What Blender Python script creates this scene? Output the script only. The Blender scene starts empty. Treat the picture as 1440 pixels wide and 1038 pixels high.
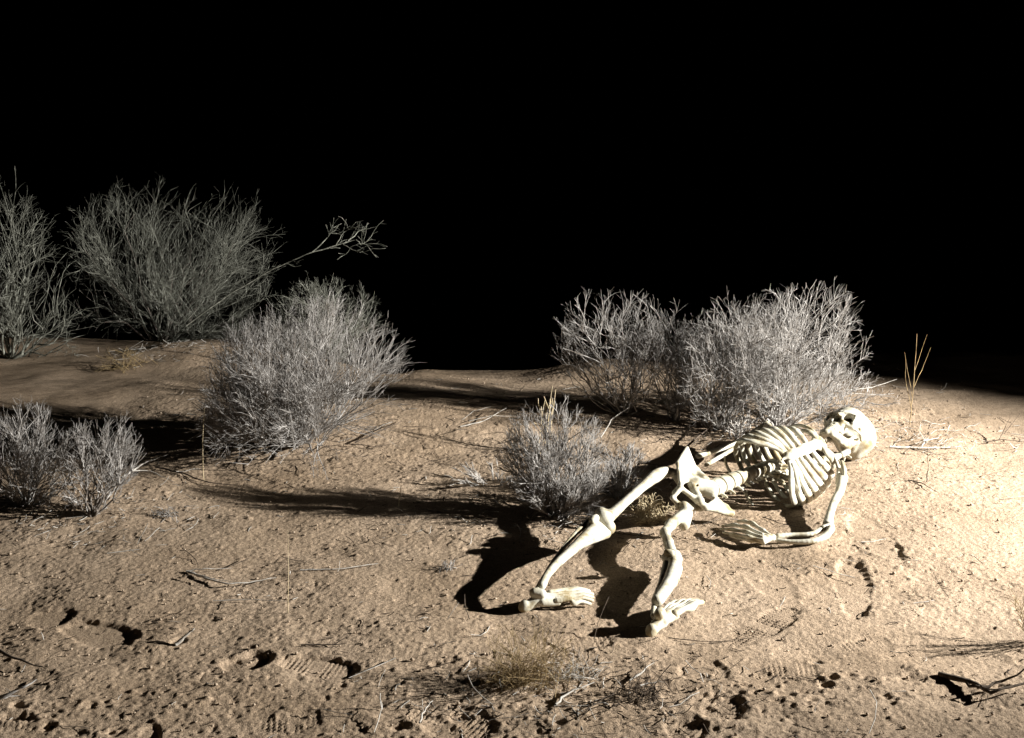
import bpy, math, random
import numpy as np
from mathutils import Vector, Matrix
R = math.radians
scene = bpy.context.scene
col = scene.collection

# ---------------------------------------------------------------- camera
FPX = 1738.0
PITCH = math.atan(459.0 / FPX)
CAM_H = 1.65
cam_data = bpy.data.cameras.new('camera')
cam_data.sensor_width = 36.0
cam_data.lens = 36.0 * FPX / 1440.0
cam_data.clip_start = 0.05
cam_data.clip_end = 600.0
cam = bpy.data.objects.new('camera', cam_data)
col.objects.link(cam)
cam.location = (0, 0, CAM_H)
cam.rotation_euler = (math.pi / 2 - PITCH, 0, 0)
scene.camera = cam
scene.render.resolution_x, scene.render.resolution_y = 1024, 738

# ---------------------------------------------------------------- night sky and lamp
LAMP = np.array([5.2, 3.5, 1.78])
AIM = LAMP + 4.0 * np.array([-math.cos(R(12.5)) * math.cos(R(13.5)), math.sin(R(12.5)) * math.cos(R(13.5)), -math.sin(R(13.5))])
world = bpy.data.worlds.new('World')
scene.world = world
world.use_nodes = True
nt = world.node_tree
sky = nt.nodes.new('ShaderNodeTexSky')
sky.sky_type = 'NISHITA'
sky.sun_disc = False
sky.sun_elevation = R(-9)
sky.sun_rotation = R(80)
nt.links.new(sky.outputs[0], nt.nodes['Background'].inputs[0])
nt.nodes['Background'].inputs[1].default_value = 0.05
ld = bpy.data.lights.new('work_lamp', 'SPOT')
ld.energy = 4600
ld.color = (1.0, 0.98, 0.935)
ld.shadow_soft_size = 0.035
ld.spot_size = R(59)
ld.spot_blend = 0.75
lamp = bpy.data.objects.new('work_lamp', ld)
col.objects.link(lamp)
lamp.location = LAMP
lamp.rotation_euler = Vector(AIM - LAMP).to_track_quat('-Z', 'Y').to_euler()
scene.view_settings.view_transform = 'Standard'
scene.view_settings.look = 'None'
scene.view_settings.exposure = 0.0
scene.view_settings.gamma = 1.0
scene.cycles.max_bounces = 5
scene.cycles.diffuse_bounces = 1

# ---------------------------------------------------------------- helpers
_f = np.array([0, math.cos(PITCH), -math.sin(PITCH)])
_u = np.array([0, math.sin(PITCH), math.cos(PITCH)])
_r = np.array([1.0, 0, 0])


def W(x, y, z=0.0):
    """world point at height z seen at photograph pixel x, y"""
    d = _r * (x - 720) / FPX + _u * (519 - y) / FPX + _f
    return np.array([0, 0, CAM_H]) + d * ((z - CAM_H) / d[2])


def unit(v):
    v = np.asarray(v, float)
    return v / (np.linalg.norm(v) + 1e-12)


def hash2(ix, iy, seed):
    h = (ix.astype(np.int64) * 374761393 + iy.astype(np.int64) * 668265263 + seed * 1442695041) & 0x7fffffff
    h = ((h ^ (h >> 13)) * 1274126177) & 0x7fffffff
    h = ((h ^ (h >> 15)) * 2246822519) & 0x7fffffff
    return ((h ^ (h >> 16)) & 0xffff) / 65535.0


def vnoise(x, y, seed=0):
    ix = np.floor(x); iy = np.floor(y)
    fx = x - ix; fy = y - iy
    fx = fx * fx * (3 - 2 * fx); fy = fy * fy * (3 - 2 * fy)
    a = hash2(ix, iy, seed); b = hash2(ix + 1, iy, seed)
    c = hash2(ix, iy + 1, seed); d = hash2(ix + 1, iy + 1, seed)
    return (a * (1 - fx) + b * fx) * (1 - fy) + (c * (1 - fx) + d * fx) * fy - 0.5


def sstep(a, b, x):
    t = np.clip((x - a) / (b - a), 0, 1)
    return t * t * (3 - 2 * t)


MOUNDS = []   # x, y, rx, ry, h


def mound(px, py, rx, ry, h):
    p = W(px, py)
    MOUNDS.append((p[0], p[1], rx, ry, h))


mound(235, 475, 0.7, 0.4, 0.05)
mound(300, 470, 0.45, 0.3, 0.05)
mound(425, 612, 0.55, 0.35, 0.05)
mound(110, 695, 0.5, 0.28, 0.05)
mound(775, 700, 0.35, 0.22, 0.03)
mound(620, 600, 0.9, 0.35, 0.045)
mound(1010, 575, 0.9, 0.35, 0.04)
mound(1280, 700, 0.8, 0.4, 0.02)
mound(1200, 500, 1.0, 0.5, -0.06)
mound(200, 628, 1.0, 0.20, 0.03)
mound(640, 585, 0.8, 0.16, 0.02)
mound(720, 880, 0.6, 0.12, 0.012)
for _p in ((742, 868), (800, 852), (918, 906), (960, 872), (1060, 768), (1120, 770), (1216, 656), (1200, 655), (1010, 727), (1130, 720)):
    mound(_p[0], _p[1], 0.055, 0.03, 0.012)


def macro(x, y):
    x = np.asarray(x, float); y = np.asarray(y, float)
    z = 0.05 * vnoise(x * 0.45 + 3.1, y * 0.5 + 1.7, 11)
    z = z + 0.028 * vnoise(x * 1.3 + 7.3, y * 1.5, 12)
    z = z + 0.012 * vnoise(x * 3.2, y * 3.6, 13)
    for mx, my, rx, ry, h in MOUNDS:
        z = z + h * np.exp(-((x - mx) / rx) ** 2 - ((y - my) / ry) ** 2)
    # keep the patch under the figure nearly level
    w = np.exp(-((x - 0.75) / 0.9) ** 4 - ((y - 4.05) / 0.9) ** 4)
    z = z * (1 - 0.85 * w)
    m_ = sstep(-1.5, -.7, x)
    z = z - .095 * np.log1p(np.exp(np.clip((y - 5.6) * 5, -30, 8))) / 5 * sstep(-.5, -1.2, x)  # left ground tilted away from the lamp, shaped to dim it
    start = 7.3 - 1.75 * m_ + .5 * sstep(.3, 1.5, x) + 0.35 * vnoise(x * .6, y * .2, 23) + 0.5 * vnoise(x * 1.9, y * .9, 25) * m_
    z = z - 2.2 * sstep(0, 1, (y - start) / (4.5 + 3.2 * m_ - 1.6 * sstep(.5, 1.6, x)))  # added drop of the far ground, shaped so lamp light misses it
    far = sstep(7.5, 40, np.hypot(x, y - 1))
    z = z + far * (2.2 * vnoise(x * 0.03 + 5, y * 0.03, 21) + 0.4 * vnoise(x * 0.11, y * 0.11, 22))
    return z


def gz(x, y):
    return float(macro(np.array([x]), np.array([y]))[0])


def G(px, py):
    """point on the terrain seen at pixel"""
    d = _r * (px - 720) / FPX + _u * (519 - py) / FPX + _f
    Yv = np.arange(1.8, 11.0, .02); k = Yv / d[1]
    P = np.array([0, 0, CAM_H]) + d * k[:, None]
    gap = P[:, 2] - macro(P[:, 0], P[:, 1])
    neg = np.nonzero(gap < 0)[0]
    if len(neg) and neg[0] > 0:
        i = neg[0]; t = gap[i - 1] / (gap[i - 1] - gap[i])
        p = P[i - 1] * (1 - t) + P[i] * t
    else:
        p = P[int(np.argmin(gap))]
    return np.array([p[0], p[1], gz(p[0], p[1])])


def mesh_obj(name, verts, faces, m, parent=None, smooth=True):
    me = bpy.data.meshes.new(name)
    verts = np.asarray(verts, np.float32)
    if isinstance(faces, np.ndarray):
        n, k = faces.shape
        me.vertices.add(len(verts)); me.vertices.foreach_set('co', verts.ravel())
        me.loops.add(n * k); me.loops.foreach_set('vertex_index', faces.astype(np.int32).ravel())
        me.polygons.add(n)
        me.polygons.foreach_set('loop_start', np.arange(0, n * k, k, dtype=np.int32))
        me.polygons.foreach_set('loop_total', np.full(n, k, np.int32))
        me.update(calc_edges=True)
    else:
        me.from_pydata([tuple(v) for v in verts], [], faces)
    if smooth:
        me.polygons.foreach_set('use_smooth', np.ones(len(me.polygons), bool))
    me.validate()
    me.materials.append(m)
    o = bpy.data.objects.new(name, me)
    col.objects.link(o)
    if parent is not None:
        o.parent = parent
        o.matrix_parent_inverse = Matrix.Translation(-Vector(parent_world(parent)))
    return o


def parent_world(o):
    v = Vector(o.location)
    return v


def empty(name, loc):
    o = bpy.data.objects.new(name, None)
    o.empty_display_size = 0.1
    col.objects.link(o)
    o.location = [float(v) for v in loc]
    return o


def tag(o, label=None, cat=None, group=None, kind=None):
    if label: o['label'] = label
    if cat: o['category'] = cat
    if group: o['group'] = group
    if kind: o['kind'] = kind
    return o


# ---------------------------------------------------------------- materials
def mat(name, c1, c2, scale=20.0, rough=0.85, bump=0.2, bscale=200.0, c3=None, detail=6.0, stretch=None, spec=0.2):
    m = bpy.data.materials.new(name)
    m.use_nodes = True
    t = m.node_tree
    b = t.nodes['Principled BSDF']
    b.inputs['Roughness'].default_value = rough
    b.inputs['Specular IOR Level'].default_value = spec
    tc = t.nodes.new('ShaderNodeTexCoord')
    src = tc.outputs['Object']
    if stretch:
        mp = t.nodes.new('ShaderNodeMapping'); mp.inputs['Scale'].default_value = stretch
        t.links.new(src, mp.inputs[0]); src = mp.outputs[0]
    n = t.nodes.new('ShaderNodeTexNoise')
    n.inputs['Scale'].default_value = scale
    n.inputs['Detail'].default_value = detail
    n.inputs['Roughness'].default_value = 0.65
    t.links.new(src, n.inputs['Vector'])
    cr = t.nodes.new('ShaderNodeValToRGB')
    cr.color_ramp.elements[0].position = 0.36; cr.color_ramp.elements[0].color = (*c1, 1)
    cr.color_ramp.elements[1].position = 0.64; cr.color_ramp.elements[1].color = (*c2, 1)
    if c3:
        e = cr.color_ramp.elements.new(0.5); e.color = (*c3, 1)
    t.links.new(n.outputs[0], cr.inputs[0])
    t.links.new(cr.outputs[0], b.inputs['Base Color'])
    if bump:
        n2 = t.nodes.new('ShaderNodeTexNoise')
        n2.inputs['Scale'].default_value = bscale
        n2.inputs['Detail'].default_value = 4
        t.links.new(src, n2.inputs['Vector'])
        bp = t.nodes.new('ShaderNodeBump')
        bp.inputs['Strength'].default_value = bump
        bp.inputs['Distance'].default_value = 0.002
        t.links.new(n2.outputs[0], bp.inputs['Height'])
        t.links.new(bp.outputs[0], b.inputs['Normal'])
    return m


def sand_material():
    m = bpy.data.materials.new('desert_sand')
    m.use_nodes = True
    t = m.node_tree
    b = t.nodes['Principled BSDF']
    b.inputs['Roughness'].default_value = 0.95
    b.inputs['Specular IOR Level'].default_value = 0.1
    tc = t.nodes.new('ShaderNodeTexCoord')

    def noise(s, d, r=0.6):
        n = t.nodes.new('ShaderNodeTexNoise')
        n.inputs['Scale'].default_value = s; n.inputs['Detail'].default_value = d
        n.inputs['Roughness'].default_value = r
        t.links.new(tc.outputs['Object'], n.inputs['Vector'])
        return n.outputs[0]

    def ramp(src, stops):
        cr = t.nodes.new('ShaderNodeValToRGB')
        els = cr.color_ramp.elements
        while len(els) < len(stops): els.new(0.5)
        for e, (p, c) in zip(els, stops):
            e.position = p; e.color = (*c, 1)
        t.links.new(src, cr.inputs[0])
        return cr.outputs[0]

    def mix(kind, a, bb, fac):
        x = t.nodes.new('ShaderNodeMix'); x.data_type = 'RGBA'; x.blend_type = kind
        if isinstance(fac, float): x.inputs[0].default_value = fac
        else: t.links.new(fac, x.inputs[0])
        t.links.new(a, x.inputs[6]); t.links.new(bb, x.inputs[7])
        return x.outputs[2]
    big = ramp(noise(1.6, 4), [(0.28, (0.36, 0.27, 0.185)), (0.7, (0.50, 0.392, 0.288))])
    grain = ramp(noise(190, 3, 0.75), [(0.32, (0.34, 0.30, 0.28)), (0.5, (0.95, 0.93, 0.92)), (0.72, (1.5, 1.45, 1.35))])
    mid = ramp(noise(45, 4, 0.7), [(0.30, (0.72, 0.70, 0.68)), (0.55, (1.0, 1.0, 1.0)), (0.75, (1.12, 1.1, 1.08))])
    c = mix('MULTIPLY', big, mid, 0.8)
    c = mix('MULTIPLY', c, grain, 0.85)
    # dark organic specks lying in the sand
    v = t.nodes.new('ShaderNodeTexVoronoi'); v.inputs['Scale'].default_value = 95
    t.links.new(tc.outputs['Object'], v.inputs['Vector'])
    sp = ramp(v.outputs['Distance'], [(0.10, (0.0, 0.0, 0.0)), (0.20, (1, 1, 1))])
    dark = ramp(noise(30, 2), [(0.45, (1, 1, 1)), (0.62, (0.35, 0.28, 0.22))])
    spm = mix('MIX', dark, t.nodes.new('ShaderNodeRGB').outputs[0], sp)
    for n in t.nodes:
        if n.type == 'RGB': n.outputs[0].default_value = (1, 1, 1, 1)
    c = mix('MULTIPLY', c, spm, 1.0)
    t.links.new(c, b.inputs['Base Color'])
    ad = t.nodes.new('ShaderNodeMath'); ad.operation = 'MULTIPLY_ADD'
    t.links.new(noise(330, 3, 0.7), ad.inputs[0]); ad.inputs[1].default_value = 0.6
    t.links.new(noise(110, 3, 0.7), ad.inputs[2])
    bp = t.nodes.new('ShaderNodeBump')
    bp.inputs['Strength'].default_value = 0.8
    bp.inputs['Distance'].default_value = 0.004
    t.links.new(ad.outputs[0], bp.inputs['Height'])
    t.links.new(bp.outputs[0], b.inputs['Normal'])
    return m


M_SAND = sand_material()
M_BONE = mat('aged_ivory_bone', (0.30, 0.235, 0.125), (0.60, 0.58, 0.50), 15, 0.55, 0.35, 120, c3=(0.53, 0.495, 0.39), spec=0.3)
M_TOOTH = mat('tooth_enamel', (0.50, 0.45, 0.31), (0.66, 0.62, 0.50), 60, 0.4, 0.1, spec=0.4)
M_GREY = mat('grey_dry_twig', (0.17, 0.145, 0.12), (0.56, 0.53, 0.50), 26, 0.85, 0, c3=(0.31, 0.29, 0.27))
M_PALE = mat('bleached_twig', (0.30, 0.275, 0.25), (0.60, 0.56, 0.51), 25, 0.8, 0, c3=(0.44, 0.41, 0.375))
M_OLIVE = mat('dusty_green_twig', (0.06, 0.062, 0.048), (0.42, 0.42, 0.36), 25, 0.85, 0, c3=(0.18, 0.18, 0.148))
M_BARK = mat('weathered_bark', (0.07, 0.055, 0.045), (0.25, 0.22, 0.19), 60, 0.95, 0.5, 150)
M_STRAW = mat('dry_straw', (0.45, 0.35, 0.20), (0.74, 0.62, 0.42), 30, 0.8, 0)
M_BROWN = mat('brown_grass', (0.18, 0.125, 0.06), (0.46, 0.34, 0.18), 30, 0.85, 0)
M_STICK = mat('bleached_wood', (0.30, 0.27, 0.23), (0.60, 0.57, 0.52), 40, 0.8, 0.4, 200)
M_DARK = mat('dark_dead_wood', (0.04, 0.03, 0.022), (0.13, 0.10, 0.075), 50, 0.95, 0.4, 200)
M_STONE = mat('small_stone', (0.22, 0.16, 0.11), (0.50, 0.40, 0.30), 90, 0.9, 0.3, 300)


# ---------------------------------------------------------------- ground sheet
def axis(fine_lo, fine_hi, fine, lo, hi, grow=1.035, cap=1.5):
    a = list(np.arange(fine_lo, fine_hi, fine))
    s = fine; x = a[-1]
    while x < hi:
        s = min(s * grow, cap); x += s; a.append(x)
    s = fine; x = a[0]; b = []
    while x > lo:
        s = min(s * grow, cap); x -= s; b.append(x)
    return np.array(b[::-1] + a)


PRINTS = []


def footprint(heel, toe, width=0.095, depth=0.012, tread=0.0026, push=0.0):
    PRINTS.append((G(*heel), G(*toe), width, depth, tread, push))


footprint((1032, 906), (1116, 856), 0.10, 0.012, 0.0042)
footprint((1180, 912), (1252, 905), 0.09, 0.005, 0.0030)
footprint((1076, 940), (1150, 944), 0.09, 0.004, 0.0028)
footprint((1052, 795), (1108, 838), 0.12, 0.016, 0)
footprint((1205, 868), (1196, 792), 0.11, 0.018, 0.0005)
footprint((1262, 790), (1205, 725), 0.12, 0.010, 0)
footprint((312, 938), (382, 924), 0.10, 0.030, 0.003)
footprint((395, 930), (498, 944), 0.10, 0.024, 0.003)
footprint((42, 868), (98, 872), 0.12, 0.014, 0)
footprint((92, 880), (182, 900), 0.12, 0.024, 0)
footprint((790, 906), (862, 900), 0.09, 0.005, 0.0036)
footprint((372, 1018), (450, 1010), 0.09, 0.012, 0.0035)
footprint((-10, 1020), (48, 1012), 0.09, 0.006, 0.0030)
footprint((958, 944), (1026, 948), 0.12, 0.015, 0)
footprint((972, 985), (1044, 1000), 0.13, 0.024, 0.0012)
footprint((585, 1000), (690, 1030), 0.15, 0.020, 0.0035)
footprint((940, 1018), (990, 1034), 0.11, 0.018, 0.002)
footprint((196, 1034), (226, 1030), 0.11, 0.03, 0)
footprint((240, 905), (262, 900), 0.03, 0.010, 0)


def build_ground():
    xs = axis(-1.75, 2.0, 0.0045, -70, 70)
    ys = axis(2.35, 4.75, 0.0045, -12, 130, grow=1.007)
    # grow slowly past the near zone
    X, Y = np.meshgrid(xs, ys)
    X = X.astype(np.float64); Y = Y.astype(np.float64)
    Z = macro(X, Y)
    near = np.exp(-np.clip(np.hypot(X - 0.1, Y - 4) - 4.2, 0, None) / 2.5)
    churn = 0.22 + sstep(0.52, 0.60, 0.5 + vnoise(X * 1.7, Y * 2.0, 31)) * 0.45 + 0.25 * sstep(3.1, 2.7, Y)
    Z += (near * .7 + .3 * (Y < 14)) * 0.016 * vnoise(X * 6, Y * 8, 41)
    Z += near * 0.0045 * vnoise(X * 21, Y * 22, 42) * (0.5 + 0.5 * churn)
    Z += near * 0.0024 * vnoise(X * 47, Y * 47, 43) * churn
    n4 = vnoise(X * 95, Y * 95, 44)
    Z += near * 0.0019 * n4 * (.5 + .6 * churn)
    n5 = vnoise(X * 60 + 9, Y * 60, 45)
    Z -= near * 0.0045 * np.clip(n5 - 0.33, 0, None) / 0.17 * churn       # crumbly pits
    n6 = vnoise(X * 120 + 3, Y * 120, 46)
    Z += near * 0.0020 * n6
    Z += near * 0.0022 * vnoise(X * 190 + 3, Y * 190, 47)
    # footprints
    for h, t, w, depth, tread, push in PRINTS:
        depth = depth * 0.5
        cx, cy = (h[0] + t[0]) / 2, (h[1] + t[1]) / 2
        dx, dy = t[0] - h[0], t[1] - h[1]
        L = math.hypot(dx, dy); dx /= L; dy /= L
        i0, i1 = np.searchsorted(xs, [cx - L - .1, cx + L + .1])
        j0, j1 = np.searchsorted(ys, [cy - L - .1, cy + L + .1])
        sx = X[j0:j1, i0:i1] - cx; sy = Y[j0:j1, i0:i1] - cy
        a = (sx * dx + sy * dy) / (L / 2)          # -1 heel .. 1 toe
        bb = (-sx * dy + sy * dx)
        wob = 0.12 * vnoise(X[j0:j1, i0:i1] * 24, Y[j0:j1, i0:i1] * 24, 77) + 0.10 * vnoise(X[j0:j1, i0:i1] * 70, Y[j0:j1, i0:i1] * 70, 78)
        half = w / 2 * (0.84 + 0.16 * np.sin((a + 0.35) * 2.6))
        d = (np.abs(a) ** 3.2 + np.abs(bb / half) ** 3.0) ** (1 / 3.1) + 1.5 * wob
        inside = sstep(1.22, 0.84, d)
        rim = np.exp(-((d - 1.22) / 0.16) ** 2)
        z = Z[j0:j1, i0:i1]
        base = macro(X[j0:j1, i0:i1], Y[j0:j1, i0:i1])
        flat = base - depth * (0.75 + 0.35 * a * (1 if depth > .02 else .3)) + 0.25 * (z - base)
        if tread:
            tread = tread * .7
            zig = np.abs(((bb / 0.016) % 1) - 0.5) * 0.010
            k = 2 * np.pi / 0.0138
            fade = 0.35 + 0.65 * sstep(-0.15, 0.25, vnoise(X[j0:j1, i0:i1] * 11, Y[j0:j1, i0:i1] * 11, 79) + 0.1)
            flat = flat + tread * np.sin((a * L / 2 + zig) * k) * fade * (np.abs(a) > 0.12)
        z[:] = z * (1 - inside) + flat * inside + rim * depth * 0.05 * (1 + 2 * wob)
    # clods
    rng = np.random.default_rng(5)
    n = 14000
    cx = rng.uniform(-1.7, 2.1, n); cy = 2.4 + 3.2 * rng.random(n) ** 1.3
    cr = 0.0035 + 0.006 * rng.random(n) ** 3
    keep = (vnoise(cx * 2.2, cy * 2.2, 61) + 0.5 + 0.6 * (cy < 3.0)) > rng.uniform(0.1, 0.95, n)
    for x0, y0, r in zip(cx[keep], cy[keep], cr[keep]):
        i0, i1 = np.searchsorted(xs, [x0 - r * 2, x0 + r * 2]); j0, j1 = np.searchsorted(ys, [y0 - r * 2, y0 + r * 2])
        q = ((X[j0:j1, i0:i1] - x0) ** 2 + (Y[j0:j1, i0:i1] - y0) ** 2) / (r * r)
        Z[j0:j1, i0:i1] += r * 0.5 * np.exp(-q * 1.1)
    # bigger dark scuffs where the surface crust is broken
    for (px, py, sx, n, rr) in ((1225, 975, 150, 40, .014), (1100, 1000, 90, 22, .016), (60, 1000, 110, 22, .018), (620, 1020, 110, 18, .016),
                                (1420, 925, 25, 8, .016), (760, 1000, 90, 14, .015), (330, 930, 40, 10, .012), (60, 780, 50, 7, .010), (190, 740, 190, 8, .008),
                                (640, 945, 40, 12, .013), (1130, 750, 190, 12, .007), (1000, 1010, 60, 14, .016), (520, 830, 260, 20, .008), (900, 960, 40, 8, .014)):
        for _ in range(n):
            p = W(px + rng.normal() * sx * .55, py + rng.normal() * 16)
            r = rr * rng.uniform(.5, 1.25); el = rng.uniform(1, 2.2)
            i0, i1 = np.searchsorted(xs, [p[0] - r * 5, p[0] + r * 5]); j0, j1 = np.searchsorted(ys, [p[1] - r * 4, p[1] + r * 4])
            if i1 - i0 < 2 or j1 - j0 < 2: continue
            xx = X[j0:j1, i0:i1] - p[0]; yy = Y[j0:j1, i0:i1] - p[1]
            q = (xx / (r * el)) ** 2 + (yy / r) ** 2 + 1.3 * vnoise(X[j0:j1, i0:i1] * 80, Y[j0:j1, i0:i1] * 80, 91)
            sg = 1 if rng.random() < .35 else -.8
            Z[j0:j1, i0:i1] += -sg * r * 0.30 * sstep(1.6, 0.0, q) + r * 0.12 * np.exp(-((np.sqrt(np.abs(q)) - 1.4) / .4) ** 2)
    ny, nx = X.shape
    verts = np.stack([X, Y, Z], -1).reshape(-1, 3)
    idx = np.arange(nx * ny).reshape(ny, nx)
    faces = np.stack([idx[:-1, :-1], idx[:-1, 1:], idx[1:, 1:], idx[1:, :-1]], -1).reshape(-1, 4)
    o = mesh_obj('ground', verts, faces, M_SAND)
    tag(o, kind='structure')
    print('ground', nx, ny)
    return X, Y, Z, xs, ys


GX, GY, GZ, XS, YS = build_ground()


def gzf(x, y):
    i = min(max(np.searchsorted(XS, x), 0), len(XS) - 1); j = min(max(np.searchsorted(YS, y), 0), len(YS) - 1)
    return float(GZ[j, i])


# ---------------------------------------------------------------- tubes
def tubes(polys, radii, sides=3):
    """polys (N,K,3), radii (N,K) -> verts, quads"""
    P = np.asarray(polys, float); Rr = np.asarray(radii, float)
    N, K, _ = P.shape
    T = np.gradient(P, axis=1)
    T /= np.linalg.norm(T, axis=2, keepdims=True) + 1e-9
    ref = np.where(np.abs(T[:, :1, 2:3]) > 0.9, np.array([1.0, 0, 0]), np.array([0, 0, 1.0]))
    ref = np.broadcast_to(ref, T.shape)
    A = np.cross(T, ref); A /= np.linalg.norm(A, axis=2, keepdims=True) + 1e-9
    B = np.cross(T, A)
    ang = np.arange(sides) * 2 * np.pi / sides
    V = P[:, :, None, :] + Rr[:, :, None, None] * (np.cos(ang)[None, None, :, None] * A[:, :, None, :] + np.sin(ang)[None, None, :, None] * B[:, :, None, :])
    base = (np.arange(N) * K * sides)[:, None, None]
    k = np.arange(K - 1)[None, :, None]; s = np.arange(sides)[None, None, :]
    a = base + k * sides + s; b = base + k * sides + (s + 1) % sides
    F = np.stack([a, b, b + sides, a + sides], -1).reshape(-1, 4)
    return V.reshape(-1, 3), F


def join(parts):
    vs, fs, o = [], [], 0
    for v, f in parts:
        vs.append(v); fs.append(f + o); o += len(v)
    return np.concatenate(vs), np.concatenate(fs)


def walk(rng, start, direc, length, K, kink, up=0.0):
    """random-walk polylines. start (N,3) direc (N,3) length (N,)"""
    N = len(start)
    P = np.zeros((N, K, 3)); P[:, 0] = start
    d = direc / (np.linalg.norm(direc, axis=1, keepdims=True) + 1e-9)
    for k in range(1, K):
        d = d + rng.normal(0, kink, (N, 3)); d[:, 2] += up
        d /= np.linalg.norm(d, axis=1, keepdims=True) + 1e-9
        P[:, k] = P[:, k - 1] + d * (length / (K - 1))[:, None]
    return P


LOBES = []
FAN = [0.0]


def lobe(q, env):
    d = q / np.array(env); d = d / (np.linalg.norm(d, axis=-1, keepdims=True) + 1e-9)
    m = np.ones(d.shape[:-1])
    for v, a in LOBES: m = m + a * np.clip(d @ v, 0, 1) ** 5
    return m


def children(rng, P, n, tmin, tmax, spread, up, lmin, lmax, K, kink, env, bias=1.0, outw=0.0):
    N, PK, _ = P.shape
    i = rng.integers(0, N, n); t = tmin + (tmax - tmin) * rng.random(n) ** bias
    f = t * (PK - 1); k = np.minimum(f.astype(int), PK - 2); q = (f - k)[:, None]
    s = P[i, k] * (1 - q) + P[i, k + 1] * q
    tan = P[i, k + 1] - P[i, k]; tan /= np.linalg.norm(tan, axis=1, keepdims=True) + 1e-9
    rd = rng.normal(0, 1, (n, 3)); rd -= tan * (rd * tan).sum(1, keepdims=True)
    rd /= np.linalg.norm(rd, axis=1, keepdims=True) + 1e-9
    sp = spread * rng.uniform(0.5, 1.3, (n, 1))
    d = tan + rd * sp; d[:, 2] += up
    if outw:
        o = s / np.array(env); o /= np.linalg.norm(o, axis=1, keepdims=True) + 1e-9
        d += o * outw
    L = rng.uniform(lmin, lmax, n)
    # shorten shoots that would leave the crown
    q_ = (s + d / np.linalg.norm(d, axis=1, keepdims=True) * L[:, None]) / np.array(env)
    q_[:, :2] /= (1 - FAN[0] + FAN[0] * np.clip(q_[:, 2:3] / .6, .12, 1))
    e = np.linalg.norm(q_, ord=3.5, axis=1) / lobe(s + d * L[:, None], env)
    L *= np.where(e > 1.0, np.clip(1.0 - (e - 1.0) * np.where(rng.random(n) < .08, 0.8, 2.6), 0.22, 1), 1)
    d[:, 2] = np.where((s[:, 2] < 0.04) & (d[:, 2] < 0), np.abs(d[:, 2]), d[:, 2])
    return walk(rng, s, d, L, K, kink), i


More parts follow.
